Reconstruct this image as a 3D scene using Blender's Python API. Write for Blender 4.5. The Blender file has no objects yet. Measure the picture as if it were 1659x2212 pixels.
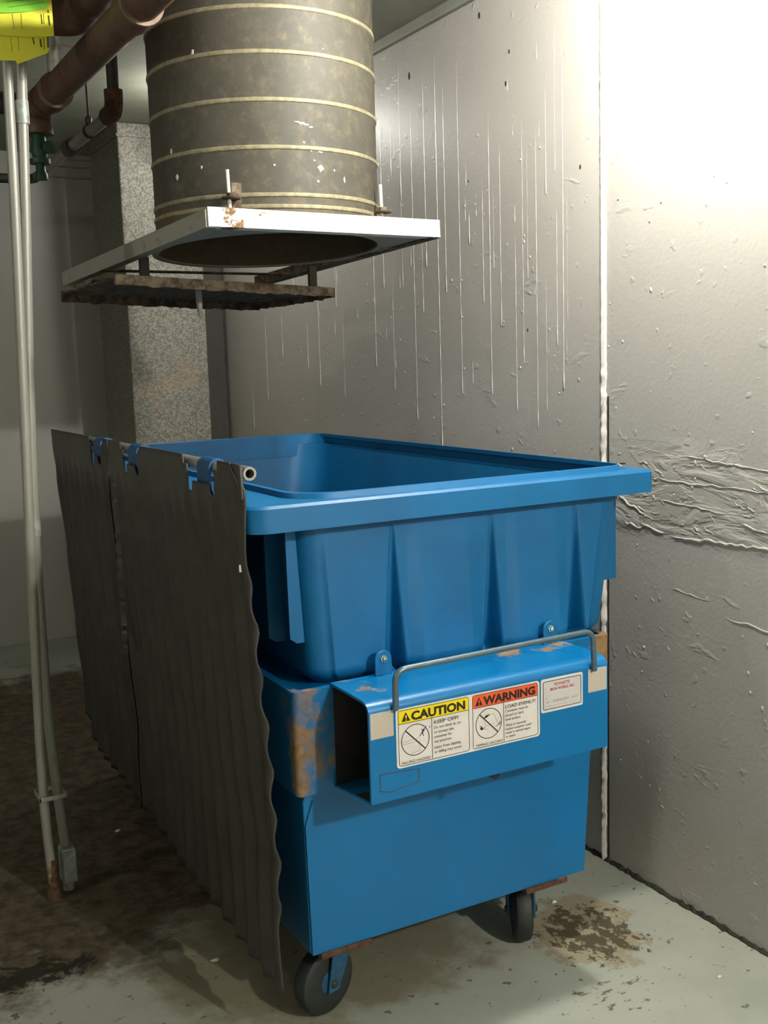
import bpy, bmesh, math, random
from mathutils import Vector, Matrix
random.seed(7)
PI = math.pi
C = bpy.context.scene.collection
sc = bpy.context.scene

# ------------------------------------------------------------------ helpers
def lin(r, g, b):
    f = lambda c: (c/255/12.92) if c/255 <= 0.04045 else ((c/255+0.055)/1.055)**2.4
    return (f(r), f(g), f(b), 1)

def obj(name, bm, mat, parent=None, smooth=False, bevel=0, seg=2, angle=40):
    me = bpy.data.meshes.new(name)
    bmesh.ops.recalc_face_normals(bm, faces=bm.faces)
    bm.to_mesh(me); bm.free()
    o = bpy.data.objects.new(name, me); C.objects.link(o)
    me.materials.append(mat)
    if smooth:
        for p in me.polygons: p.use_smooth = True
        try: me.set_sharp_from_angle(angle=math.radians(angle))
        except Exception: pass
    if bevel:
        m = o.modifiers.new('bevel', 'BEVEL'); m.width = bevel; m.segments = seg; m.limit_method = 'ANGLE'; m.angle_limit = 0.6
    if parent: o.parent = parent; o.matrix_parent_inverse = parent_inv(parent)
    return o

def parent_inv(p):
    m = Matrix.Identity(4); q = p
    while q:
        m = (Matrix.LocRotScale(q.location, q.rotation_euler, q.scale) if not q.parent else q.matrix_parent_inverse @ Matrix.LocRotScale(q.location, q.rotation_euler, q.scale)) @ m
        q = q.parent
    return m.inverted()

def thing(name, label, cat, loc=(0, 0, 0), group=None):
    o = bpy.data.objects.new(name, None); C.objects.link(o)
    o.location = loc; o.empty_display_size = .05
    o['label'] = label; o['category'] = cat
    if group: o['group'] = group
    return o

def tag(o, label, cat, group=None):
    o['label'] = label; o['category'] = cat
    if group: o['group'] = group
    return o

def struct(name, bm, mat, **k):
    o = obj(name, bm, mat, **k)
    if not o.parent: o['kind'] = 'structure'
    return o

def BM(): return bmesh.new()

def add_box(bm, lo, hi, M=None):
    vs = [Vector((x, y, z)) for x in (lo[0], hi[0]) for y in (lo[1], hi[1]) for z in (lo[2], hi[2])]
    if M: vs = [M @ v for v in vs]
    v = [bm.verts.new(p) for p in vs]
    for f in ((0, 1, 3, 2), (4, 6, 7, 5), (0, 4, 5, 1), (2, 3, 7, 6), (0, 2, 6, 4), (1, 5, 7, 3)):
        bm.faces.new([v[i] for i in f])
    return bm

def add_rings(bm, rings, cap0=False, cap1=False, closed=True, loop=False):
    R = [[bm.verts.new(p) for p in r] for r in rings]
    n = len(R[0]); pairs = list(zip(R[:-1], R[1:])) + ([(R[-1], R[0])] if loop else [])
    for a, b in pairs:
        for i in range(n if closed else n-1):
            j = (i+1) % n
            bm.faces.new((a[i], a[j], b[j], b[i]))
    if cap0: bm.faces.new(R[0][::-1])
    if cap1: bm.faces.new(R[-1])
    return R

def add_tube(bm, pts, r, n=14, cap=True):
    pts = [Vector(p) for p in pts]; rs = r if isinstance(r, (list, tuple)) else [r]*len(pts)
    rings = []; ref = None
    for i, p in enumerate(pts):
        t = (pts[min(i+1, len(pts)-1)]-pts[max(i-1, 0)]).normalized()
        if ref is None: ref = Vector((0, 0, 1)) if abs(t.z) < .9 else Vector((1, 0, 0))
        u = (ref - t*ref.dot(t)).normalized(); w = t.cross(u); ref = u
        rings.append([p+(u*math.cos(2*PI*k/n)+w*math.sin(2*PI*k/n))*rs[i] for k in range(n)])
    add_rings(bm, rings, cap, cap)
    return bm

def bend(pts, rad, n=6):
    """polyline with rounded corners"""
    P = [Vector(p) for p in pts]; out = [P[0]]
    for a, b, c in zip(P[:-2], P[1:-1], P[2:]):
        u = (a-b).normalized(); w = (c-b).normalized()
        rr = min(rad, (a-b).length*.49, (c-b).length*.49)
        for k in range(n+1):
            t = k/n; out.append((b+u*rr)*(1-t)**2 + b*2*t*(1-t) + (b+w*rr)*t*t)
    out.append(P[-1]); return out

def add_lathe(bm, o, axis, prof, n=32, cap=True):
    """prof: [(distance along axis, radius)]"""
    o = Vector(o); a = Vector(axis).normalized()
    u = a.orthogonal().normalized(); w = a.cross(u)
    add_rings(bm, [[o+a*d+(u*math.cos(2*PI*k/n)+w*math.sin(2*PI*k/n))*r for k in range(n)] for d, r in prof], cap, cap)
    return bm

def add_pipe(bm, o, axis, L, r0, r1, n=24):
    """hollow tube"""
    add_lathe_loop(bm, o, axis, [(0, r0), (0, r1), (L, r1), (L, r0)], n)
    return bm

def add_lathe_loop(bm, o, axis, prof, n=32):
    o = Vector(o); a = Vector(axis).normalized(); u = a.orthogonal().normalized(); w = a.cross(u)
    add_rings(bm, [[o+a*d+(u*math.cos(2*PI*k/n)+w*math.sin(2*PI*k/n))*r for k in range(n)] for d, r in prof], loop=True)
    return bm

def add_prism(bm, pts2, fn, t0, t1):
    """extrude a 2D outline: fn(a, b, t) -> 3D"""
    add_rings(bm, [[fn(a, b, t0) for a, b in pts2], [fn(a, b, t1) for a, b in pts2]], True, True)
    return bm

def rrect(x0, y0, x1, y1, rads, z, n=6, sides=None):
    """rounded rectangle ring, counter-clockwise from the near left corner; rads = (near-left, near-right, far-right, far-left)"""
    out = []
    cs = [((x0, y0), PI, rads[0], 1, 1), ((x1, y0), 1.5*PI, rads[1], -1, 1), ((x1, y1), 0, rads[2], -1, -1), ((x0, y1), .5*PI, rads[3], 1, -1)]
    for (cx, cy), a0, r, sx, sy in cs:
        for k in range(n+1):
            a = a0+.5*PI*k/n
            out.append(Vector((cx+sx*r+r*math.cos(a), cy+sy*r+r*math.sin(a), z)))
    return out

def add_sphere(bm, c, r, seg=12, rings=8, sx=1, sy=1, sz=1):
    M = Matrix.Translation(c) @ Matrix.Diagonal((sx, sy, sz, 1))
    bmesh.ops.create_uvsphere(bm, u_segments=seg, v_segments=rings, radius=r, matrix=M)
    return bm

# ------------------------------------------------------------------ materials
class NT:
    def __init__(s, name):
        s.m = bpy.data.materials.new(name); s.m.use_nodes = True
        s.t = s.m.node_tree; s.b = s.t.nodes['Principled BSDF']
        g = s.t.nodes.new('ShaderNodeNewGeometry'); s.pos = g.outputs['Position']
    def n(s, typ, ins=None, **props):
        nd = s.t.nodes.new(typ)
        for k, v in props.items(): setattr(nd, k, v)
        for k, v in (ins or {}).items():
            if isinstance(v, bpy.types.NodeSocket): s.t.links.new(v, nd.inputs[k])
            else: nd.inputs[k].default_value = v
        return nd
    def math(s, op, a, b=0.0, clamp=False):
        return s.n('ShaderNodeMath', {0: a, 1: b}, operation=op, use_clamp=clamp).outputs[0]
    def noise(s, scale, detail=4, rough=.6, vec=None, stretch=None, dist=0):
        v = vec or s.pos
        if stretch: v = s.n('ShaderNodeMapping', {'Vector': v, 'Scale': stretch}).outputs[0]
        return s.n('ShaderNodeTexNoise', {'Vector': v, 'Scale': scale, 'Detail': detail, 'Roughness': rough, 'Distortion': dist}).outputs[0]
    def ramp(s, f, a, b, lo=0.0, hi=1.0):
        return s.n('ShaderNodeMapRange', {'Value': f, 'From Min': a, 'From Max': b, 'To Min': lo, 'To Max': hi}, interpolation_type='SMOOTHSTEP').outputs[0]
    def mix(s, f, a, b, blend='MIX'):
        nd = s.n('ShaderNodeMix', data_type='RGBA', blend_type=blend)
        for i, v in ((0, f), (6, a), (7, b)):
            if isinstance(v, bpy.types.NodeSocket): s.t.links.new(v, nd.inputs[i])
            else: nd.inputs[i].default_value = v
        return nd.outputs[2]
    def dist(s, p, scale=(1, 1, 1)):
        """scaled distance from a world point"""
        d = s.n('ShaderNodeVectorMath', {0: s.pos, 1: p}, operation='SUBTRACT').outputs[0]
        d = s.n('ShaderNodeVectorMath', {0: d, 1: scale}, operation='MULTIPLY').outputs[0]
        return s.n('ShaderNodeVectorMath', {0: d}, operation='LENGTH').outputs['Value']
    def xyz(s):
        return s.n('ShaderNodeSeparateXYZ', {0: s.pos}).outputs
    def set(s, **k):
        for key, v in k.items():
            key = {'color': 'Base Color', 'rough': 'Roughness', 'metal': 'Metallic', 'spec': 'Specular IOR Level', 'normal': 'Normal'}.get(key, key)
            if isinstance(v, bpy.types.NodeSocket): s.t.links.new(v, s.b.inputs[key])
            else: s.b.inputs[key].default_value = v
        return s
    def bump(s, h, strength=.3, dist=.01, normal=None):
        d = {'Height': h, 'Strength': strength, 'Distance': dist}
        if normal: d['Normal'] = normal
        return s.n('ShaderNodeBump', d).outputs[0]

def plain(name, col, rough=.5, metal=0, var=.12, nscale=25, bump=0):
    m = NT(name); c = lin(*col)
    dark = tuple(x*(1-var*2) for x in c[:3])+(1,); light = tuple(min(1, x*(1+var)) for x in c[:3])+(1,)
    f = m.ramp(m.noise(nscale), .3, .7)
    m.set(color=m.mix(f, dark, light), rough=rough, metal=metal)
    if bump: m.set(normal=m.bump(m.noise(nscale*3), bump, .003))
    return m.m

def worn(name, col, rust=(112, 70, 42), thr=(.55, .66), nscale=9, rough=.45, metal=0, spots=None, grime=.1):
    """paint with rust: a noise threshold, denser around given world points"""
    m = NT(name); c = lin(*col)
    base = m.mix(m.ramp(m.noise(3), .3, .7), tuple(x*(1-grime) for x in c[:3])+(1,), c)
    n = m.noise(nscale, 8, .7)
    if spots:
        for p, scl, amt in spots:
            d = m.ramp(m.dist(p, scl), .2, 1, amt, 0); n = m.math('ADD', n, d)
    f = m.ramp(n, *thr)
    rc = m.mix(m.noise(60, 3), lin(*[v*.6 for v in rust]), lin(*[min(255, v*1.25) for v in rust]))
    m.set(color=m.mix(f, base, rc), rough=m.ramp(f, 0, 1, rough, .85), metal=metal, normal=m.bump(m.math('ADD', f, m.math('MULTIPLY', m.noise(120), .2)), .12, .002))
    return m.m

# walls: glossy grey paint with orange peel, lumps and repaired plaster band
def wall_mat(name, col, band=False):
    m = NT(name)
    big = m.noise(1.3, 3, .5)
    c = m.mix(m.ramp(big, .3, .7), lin(*[v*.95 for v in col]), lin(*col))
    h = m.math('MULTIPLY', m.noise(90, 2, .5), .25)
    lump = m.ramp(m.noise(30, 2, .4), .66, .78)
    h = m.math('ADD', h, m.math('MULTIPLY', lump, .35))
    if band:
        X = m.xyz()
        mk = m.math('MULTIPLY', m.ramp(X[2], 1.0, 1.06), m.ramp(X[2], 1.22, 1.30, 1, 0))
        mk = m.math('MULTIPLY', mk, m.ramp(X[1], 2.36, 2.42, 1, 0))
        rid = m.noise(9, 6, .6, stretch=(1, .45, 1.5), dist=.8)
        rid = m.ramp(rid, .42, .6)
        h = m.math('ADD', h, m.math('MULTIPLY', m.math('MULTIPLY', rid, mk), 1.6))
        # lone dents and ridges elsewhere on the near stretch
        lone = m.ramp(m.noise(13, 4, .5, stretch=(1, .6, 1.2), dist=.4), .64, .74)
        h = m.math('ADD', h, m.math('MULTIPLY', lone, .35))
    m.set(color=c, rough=.42, spec=.4, normal=m.bump(h, .5, .006))
    return m.m

def floor_mat():
    m = NT('floor_paint')
    n1 = m.noise(5, 10, .72); n2 = m.noise(17, 8, .7); n3 = m.noise(60, 5, .65)
    base = m.mix(m.ramp(m.noise(2.2, 4), .3, .7), lin(146, 150, 138), lin(163, 166, 153))
    # wide brown grime around and behind the bin
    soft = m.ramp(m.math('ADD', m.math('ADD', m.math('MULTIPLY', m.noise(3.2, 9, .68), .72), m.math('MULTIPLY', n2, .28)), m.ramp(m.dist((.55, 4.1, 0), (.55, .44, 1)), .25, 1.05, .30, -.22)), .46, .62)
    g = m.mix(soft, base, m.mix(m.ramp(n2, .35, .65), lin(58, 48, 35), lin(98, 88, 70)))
    s2 = m.ramp(m.math('ADD', m.noise(4.5, 9, .65), m.ramp(m.dist((1.1, 2.45, 0), (1.25, 1.6, 1)), .2, 1, .30, -.3)), .45, .68)
    g = m.mix(m.math('MULTIPLY', s2, .8), g, m.mix(n2, lin(96, 86, 62), lin(128, 118, 92)))
    # worn-through patch by the far caster: bare tan concrete with dark flakes
    p = m.ramp(m.dist((1.72, 2.12, 0), (2.5, 2.2, 1)), .1, 1, .26, -.40)
    tan = m.ramp(m.math('ADD', n1, p), .60, .66)
    g = m.mix(m.math('MULTIPLY', tan, .75), g, m.mix(n3, lin(128, 112, 86), lin(158, 146, 118)))
    flk = m.ramp(m.math('ADD', m.noise(20, 8, .72, stretch=(1.4, 1, 1)), m.math('MULTIPLY', p, .8)), .655, .69)
    g = m.mix(m.math('MULTIPLY', flk, .9), g, lin(70, 62, 45))
    p2 = m.ramp(m.dist((1.60, 1.86, 0), (2.6, 3.2, 1)), .1, 1, .10, -.35)
    fl2 = m.ramp(m.math('ADD', m.noise(24, 8, .7, stretch=(1, 1.5, 1)), p2), .655, .685)
    g = m.mix(m.math('MULTIPLY', fl2, .85), g, lin(84, 78, 58))
    # black streak at the near left
    st = m.ramp(m.math('ADD', m.noise(11, 9, .75, dist=.6), m.ramp(m.dist((.40, 2.70, 0), (1.6, 4.2, 1)), .0, 1, .20, -.30)), .60, .67)
    g = m.mix(m.math('MULTIPLY', st, .92), g, lin(36, 33, 24))
    # scattered small chips
    ch = m.ramp(m.noise(26, 6, .6, stretch=(1, 1.3, 1)), .635, .66)
    g = m.mix(m.math('MULTIPLY', ch, .8), g, lin(74, 68, 52))
    h = m.math('ADD', m.math('MULTIPLY', n3, .4), m.math('MULTIPLY', tan, -.5))
    m.set(color=g, rough=.6, spec=.3, normal=m.bump(h, .35, .004))
    return m.m

def galvanised():
    m = NT('galvanised_sheet')
    v = m.n('ShaderNodeTexVoronoi', {'Vector': m.pos, 'Scale': 130.0}).outputs['Color']
    vv = m.n('ShaderNodeSeparateColor', {0: v}).outputs[0]
    n = m.noise(90, 5, .75)
    f = m.math('ADD', m.math('MULTIPLY', vv, .5), m.math('MULTIPLY', n, .6))
    c = m.mix(m.ramp(f, .3, .85), lin(94, 93, 84), lin(138, 136, 125))
    dk = m.ramp(m.noise(60, 4, .7), .62, .72, 0, .7)
    c = m.mix(dk, c, lin(70, 66, 55))
    br = m.ramp(m.noise(2.6, 5, .6), .55, .75)
    c = m.mix(m.math('MULTIPLY', br, .35), c, lin(150, 120, 90))
    m.set(color=c, rough=.55, metal=.25)
    return m.m

def chute_mat():
    m = NT('chute_steel')
    c = m.mix(m.ramp(m.noise(3, 6, .6), .3, .7), lin(58, 56, 47), lin(78, 75, 66))
    dust = m.ramp(m.noise(30, 6, .75), .45, .75)
    c = m.mix(m.math('MULTIPLY', dust, .4), c, lin(122, 112, 86))
    low = m.ramp(m.math('ADD', m.noise(18, 8, .75), m.ramp(m.xyz()[2], 1.88, 2.05, .22, -.1)), .58, .7)
    c = m.mix(m.math('MULTIPLY', low, .6), c, lin(96, 78, 48))
    m.set(color=c, rough=.62, metal=.2, normal=m.bump(m.noise(150), .1, .002))
    return m.m

M = {}
M['wall'] = wall_mat('grey_wall_paint', (184, 180, 173), True)
M['wall_far'] = wall_mat('grey_far_wall_paint', (178, 178, 170))
M['ceiling'] = plain('ceiling_paint', (140, 143, 128), .7, 0, .06, 6, .1)
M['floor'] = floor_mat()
M['bead'] = plain('thick_white_paint', (206, 200, 194), .35, 0, .05, 40, .3)
M['drip'] = plain('pale_paint_drip', (184, 181, 174), .3, 0, .04, 40)
M['crack'] = plain('dirt_filled_gap', (48, 46, 34), .9, 0, .25, 40)
M['galv'] = galvanised()
M['chute'] = chute_mat()
M['hoop'] = plain('dusty_seam', (140, 132, 106), .6, .2, .15, 60)
M['white'] = worn('white_painted_steel', (235, 233, 228), (110, 82, 48), (.62, .70), 22, .4, spots=[((1.03, 2.65, 1.9), (14, 5, 5), .14)])
M['rail'] = worn('grey_painted_steel', (150, 148, 138), (84, 66, 44), (.58, .72), 20, .5)
M['rusty'] = worn('rusted_steel', (110, 98, 78), (58, 42, 27), (.36, .60), 24, .8)
M['bin'] = plain('blue_plastic', (0, 98, 150), .45, 0, .06, 5, .05)
M['blue'] = worn('blue_paint', (0, 102, 158), (120, 72, 40), (.80, .90), 10, .38)
M['belt'] = worn('blue_belt_paint', (2, 100, 152), (132, 104, 70), (.62, .86), 22, .38,
                 spots=[((.90, 2.07, .78), (9, 9, 5), .22), ((.90, 2.07, .63), (14, 14, 7), .26), ((.98, 2.07, .68), (14, 14, 9), .16), ((1.76, 2.07, .74), (12, 12, 4), .5)])
M['pocket'] = worn('blue_pocket_paint', (0, 108, 166), (134, 112, 84), (.70, .80), 12, .32,
                   spots=[((1.0, 2.0, .83), (6, 5, 12), .2), ((1.5, 2.05, .83), (3, 12, 12), .22), ((1.0, 2.0, .6), (9, 9, 9), .14)])
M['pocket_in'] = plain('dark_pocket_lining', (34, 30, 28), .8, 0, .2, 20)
M['bar'] = worn('grey_blue_bar', (92, 112, 122), (140, 130, 110), (.58, .72), 30, .3, .4)
M['bracket'] = plain('dark_blue_bracket', (10, 70, 116), .5, 0, .1, 20)
M['zinc'] = plain('zinc_bolt', (190, 205, 190), .25, .8)
M['lid'] = plain('black_lid_plastic', (55, 52, 46), .45, 0, .12, 14, .1)
M['rod'] = plain('steel_rod', (176, 172, 164), .3, .6, .1, 60)
M['bore'] = plain('dark_bore', (14, 13, 12), .9)
M['rubber'] = plain('black_rubber', (34, 38, 36), .6, 0, .15, 30)
M['caster'] = plain('blue_caster_paint', (36, 84, 116), .45, .1, .2, 30)
M['rust'] = plain('bare_rust', (86, 60, 42), .85, 0, .25, 60, .3)
M['conduit'] = worn('grey_conduit', (142, 141, 132), (120, 100, 62), (.62, .74), 14, .4, .2, spots=[((.545, 3.1, .0), (6, 6, 5), .2)])
M['zbox'] = plain('grey_conduit_box', (150, 156, 148), .5, .3, .15, 40)
M['iron'] = worn('brown_iron_pipe', (90, 66, 52), (86, 54, 38), (.5, .65), 12, .6, .1)
M['rim_light'] = plain('pale_joint_ring', (122, 102, 84), .6, .1)
M['greypipe'] = plain('grey_small_pipe', (140, 136, 126), .5, .2, .15, 30)
M['green'] = plain('green_valve_paint', (24, 66, 48), .5, 0, .2, 40)
M['dark'] = plain('dark_steel', (54, 54, 46), .6, .2, .15, 20)
M['column'] = plain('dark_column_tone', (50, 48, 42), .7, 0, .1, 20)
M['wire'] = plain('pale_wire', (150, 150, 140), .5)
M['tag_y'] = plain('yellow_paper', (206, 202, 50), .7, 0, .05, 12)
M['tag_g'] = plain('green_paper', (112, 182, 30), .6, 0, .1, 12)
M['ink'] = plain('faded_ink', (70, 66, 20), .8)
M['ink_g'] = plain('green_ink', (30, 90, 10), .8)
M['st_white'] = plain('white_label', (226, 220, 214), .35, 0, .03, 20)
M['st_grey'] = plain('pale_label_print', (206, 202, 200), .4, 0, .03, 20)
M['st_yellow'] = plain('yellow_label', (240, 214, 8), .4, 0, .02, 20)
M['st_orange'] = plain('orange_label', (232, 92, 48), .4, 0, .03, 20)
M['st_black'] = plain('black_print', (34, 30, 28), .5, 0, .02, 20)
M['st_text'] = plain('grey_print', (110, 105, 102), .5, 0, .02, 20)
M['st_red'] = plain('red_print', (170, 62, 58), .5, 0, .02, 20)
M['st_tan'] = plain('tan_print', (150, 138, 124), .5, 0, .02, 20)
M['paper'] = plain('litter_paper', (214, 210, 196), .8)
M['lamp_body'] = plain('lamp_housing', (120, 120, 116), .5, .4)

def reflective():
    m = NT('reflective_tape')
    X = m.xyz()
    a = m.math('SINE', m.math('MULTIPLY', m.math('ADD', X[0], X[2]), 900))
    b = m.math('SINE', m.math('MULTIPLY', m.math('SUBTRACT', X[0], X[2]), 900))
    f = m.ramp(m.math('MULTIPLY', a, b), -.4, .4)
    m.set(color=m.mix(f, lin(168, 158, 142), lin(214, 204, 190)), rough=.3)
    return m.m
M['tape'] = reflective()
def glow(name, strength, col=(1, .97, .9, 1)):
    m = NT(name); m.set(**{'Emission Color': col, 'Emission Strength': strength, 'color': (.8, .8, .8, 1)}); return m.m

# ------------------------------------------------------------------ room
XW, YF, ZC = 2.04, 6.2, 2.69
XL, YN = -1.9, -1.9
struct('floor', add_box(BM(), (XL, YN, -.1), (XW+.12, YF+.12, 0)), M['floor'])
struct('ceiling', add_box(BM(), (XL, YN, ZC), (XW+.12, YF+.12, ZC+.1)), M['ceiling'])
struct('wall_right', add_box(BM(), (XW, YN, 0), (XW+.12, YF+.12, ZC)), M['wall'])
struct('wall_back', add_box(BM(), (XL, YF, 0), (XW, YF+.12, ZC)), M['wall_far'])
struct('wall_left', add_box(BM(), (XL-.12, YN, 0), (XL, YF+.12, ZC)), M['wall_far'])
struct('wall_front', add_box(BM(), (XL, YN-.12, 0), (XW, YN, ZC)), M['wall_far'])
# joint bead on the wall (trim_1), dark gap along the floor (trim_2), strip under the ceiling (trim_3)
bm = BM(); rings = []
zz = [i*.012 for i in range(int(2.69/.012)+1)]
rnd = random.Random(3)
for z in zz:
    rough = .0035 if z < 1.5 else .001
    w = .013+rnd.uniform(-rough, rough); d = .010+rnd.uniform(-rough, rough)*.8
    c = 2.418+rnd.uniform(-rough, rough)*.5
    rings.append([(XW+.002, c+w, z), (XW-d*.6, c+w*.7, z), (XW-d, c, z), (XW-d*.6, c-w*.7, z), (XW+.002, c-w, z)])
add_rings(bm, rings, True, True)
struct('trim_1', bm, M['bead'], smooth=True)
bm = BM(); rings = []
y = YN
while y < 2.62:
    w = .010+rnd.uniform(-.003, .004); hgt = .009+rnd.uniform(-.005, .006)
    rings.append([(XW+.001, y, -.002), (XW-w, y, -.002), (XW-w, y, .0025), (XW-.003, y, hgt), (XW+.001, y, hgt)]); y += .013
add_rings(bm, rings, True, True)
struct('trim_2', bm, M['crack'])
struct('trim_3', add_box(BM(), (XW-.02, YN, 2.652), (XW+.001, YF, ZC+.001)), M['ceiling'], bevel=.006)
bm = BM()
add_box(bm, (XW-.002, 2.396, 0), (XW+.001, 2.402, 1.4))
struct('trim_4', bm, M['crack'])
# paint runs on the right wall
bm = BM()
def drip(yc, z1, z0, w):
    w *= .55
    n = max(4, int((z1-z0)/.03)); rings = []
    for i in range(n+1):
        t = i/n; z = z1+(z0-z1)*t
        ww = w*(.55+.25*math.sin(i*2.1+yc*40)+.2*rnd.random())*(min(1, t*6+.15))
        if i >= n-1: ww = w*1.5
        rings.append([(XW+.001, yc+ww, z), (XW-ww*.8, yc+ww*.4, z), (XW-ww*.8, yc-ww*.4, z), (XW+.001, yc-ww, z)])
    rings.append([(XW, yc+w*.3, z0-w*1.2), (XW-.0005, yc+w*.2, z0-w*1.2), (XW-.0005, yc-w*.2, z0-w*1.2), (XW, yc-w*.3, z0-w*1.2)])
    add_rings(bm, rings, True, True)
for yc, z1, z0, w in [(2.60, 2.4, 1.42, .0045), (2.63, 1.95, 1.55, .003), (2.68, 2.3, 2.0, .003), (2.73, 2.2, 1.30, .003), (2.80, 2.25, 1.5, .0025), (2.84, 1.9, 1.35, .003),
                      (2.92, 2.2, 1.62, .0025), (2.98, 2.3, 1.4, .0035), (3.02, 2.1, 1.7, .0025), (3.10, 2.0, 1.9, .003), (3.16, 2.5, 1.40, .003), (3.25, 2.45, 1.75, .0035),
                      (3.30, 2.55, 1.20, .0045), (3.38, 2.5, 1.85, .0035), (3.47, 2.5, 1.3, .003), (3.55, 2.6, 2.1, .003), (3.62, 2.55, 2.2, .0025), (3.70, 2.55, 1.8, .003),
                      (3.78, 2.6, 1.5, .0035), (3.9, 2.6, 2.05, .003), (4.0, 2.5, 1.95, .0025), (4.12, 2.5, 1.75, .003), (4.3, 1.95, 1.42, .004), (4.42, 1.7, 1.5, .003),
                      (4.55, 2.2, 1.85, .003), (4.7, 1.75, 1.55, .003), (4.9, 1.75, 1.35, .003), (5.1, 1.4, 1.2, .003)]:
    drip(yc, z1, z0, w)
for k in range(46):
    yc = rnd.uniform(2.5, 4.4); z1 = rnd.uniform(1.5, 2.6)
    drip(yc, z1, z1-rnd.choice((.03, .05, .08, .25, .4)), rnd.uniform(.0012, .0024))
for k in range(110):
    yc = rnd.uniform(1.75, 4.6); z = rnd.uniform(1.2, 2.3) if yc > 2.4 else rnd.uniform(.3, 2.0)
    r = rnd.uniform(.002, .0055)
    add_sphere(bm, (XW, yc, z), r, 8, 5, .5, 1, rnd.uniform(.8, 1.6))
o = struct('paint_runs', bm, M['drip'], smooth=True, parent=bpy.data.objects['wall_right'])
# dark nicks in the upper part of the right wall
bm = BM()
for yc, z, r in [(3.02, 2.6, .009), (3.47, 2.52, .011), (2.86, 2.45, .006), (2.88, 2.36, .007), (3.1, 2.1, .004), (2.52, 2.05, .006), (2.78, 1.6, .005), (3.75, 2.3, .006), (2.75, 2.6, .005)]:
    add_sphere(bm, (XW, yc, z), r, 10, 6, .12, .7, 1.2)
obj('wall_nicks', bm, M['crack'], bpy.data.objects['wall_right'], smooth=True)
# raised plaster ridges on the near stretch of the right wall
bm = BM()
def ridge(pts, w, d):
    rings = []; w *= .75; d *= .6
    for i, (yy, z) in enumerate(pts):
        k = (1 if 0 < i < len(pts)-1 else .3)*rnd.uniform(.6, 1.2)
        rings.append([(XW+.001, yy, z+w*k), (XW-d*k, yy, z+w*.2*k), (XW-d*k, yy, z-w*.5*k), (XW+.001, yy, z-w*k)])
    add_rings(bm, rings, True, True)
def wav(y0, z0, y1, z1, n, a):
    return [(y0+(y1-y0)*i/n, z0+(z1-z0)*i/n+rnd.uniform(-a, a)) for i in range(n+1)]
ridge(wav(2.14, 1.03, 1.55, 1.045, 34, .004), .006, .005)
ridge(wav(2.33, 1.045, 2.17, 1.035, 12, .008), .006, .005)
ridge(wav(2.36, 1.12, 2.25, 1.075, 8, .005), .005, .004)
ridge(wav(2.2, 1.125, 1.95, 1.11, 12, .003), .004, .003)
ridge(wav(2.1, 1.25, 1.7, 1.22, 16, .004), .004, .003)
ridge(wav(2.2, 1.18, 1.75, 1.175, 18, .004), .004, .003)
ridge(wav(1.95, .845, 1.7, .83, 10, .006), .004, .003)
ridge(wav(2.14, .885, 2.0, .878, 8, .004), .003, .002)
ridge(wav(1.9, 1.09, 1.82, 1.075, 6, .004), .005, .004)
for k in range(40):
    yy = rnd.uniform(1.7, 2.37); z = rnd.uniform(1.04, 1.24); L = rnd.uniform(.012, .05)
    ridge(wav(yy, z, yy-L, z-rnd.uniform(-.003, .02), 4, .003), rnd.uniform(.002, .005), rnd.uniform(.0015, .0035))
for k in range(16):
    yy = rnd.uniform(1.65, 2.3); z = rnd.uniform(.15, .95); L = rnd.uniform(.008, .02)
    ridge(wav(yy, z, yy-L, z-rnd.uniform(0, .014), 3, .001), .002, .002)
obj('plaster_ridges', bm, M['wall'], bpy.data.objects['wall_right'], smooth=True)

# ------------------------------------------------------------------ dumpster
D = thing('dumpster', 'large blue wheeled dumpster with black lids hanging open and hazard stickers', 'dumpster', (1.33, 3.05, 0))
# lower steel box
bm = BM()
R4 = lambda a: (a, a, a, a)
def brings(specs, n=3): return [rrect(x0, y0, x1, y1, R4(r), z, n) for x0, y0, x1, y1, r, z in specs]
add_rings(bm, brings([(.918, 2.105, 1.698, 3.95, .004, .19), (.916, 2.10, 1.70, 3.955, .004, .195), (.912, 2.098, 1.728, 3.96, .004, .56), (.906, 2.096, 1.75, 3.97, .004, .80)]), True, True)
obj('lower_box', bm, M['blue'], D)
# plate welded over the front of the box, its edge reads as a thin line at the left
bm = BM()
add_prism(bm, [(.9195, .19), (1.697, .19), (1.724, .575), (.9135, .575), (.9135, .56), (.935, .556), (.9145, .50)], lambda a, b, t: Vector((a, t, b)), 2.094, 2.102)
obj('front_plate', bm, M['blue'], D)
# belt
bm = BM()
add_rings(bm, brings([(.908, 2.09, 1.75, 3.975, .01, .577), (.892, 2.076, 1.764, 3.99, .014, .577), (.890, 2.074, 1.768, 3.992, .014, .815), (.908, 2.09, 1.752, 3.975, .01, .815)]), loop=True)
obj('steel_belt', bm, M['belt'], D, smooth=True)
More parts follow.
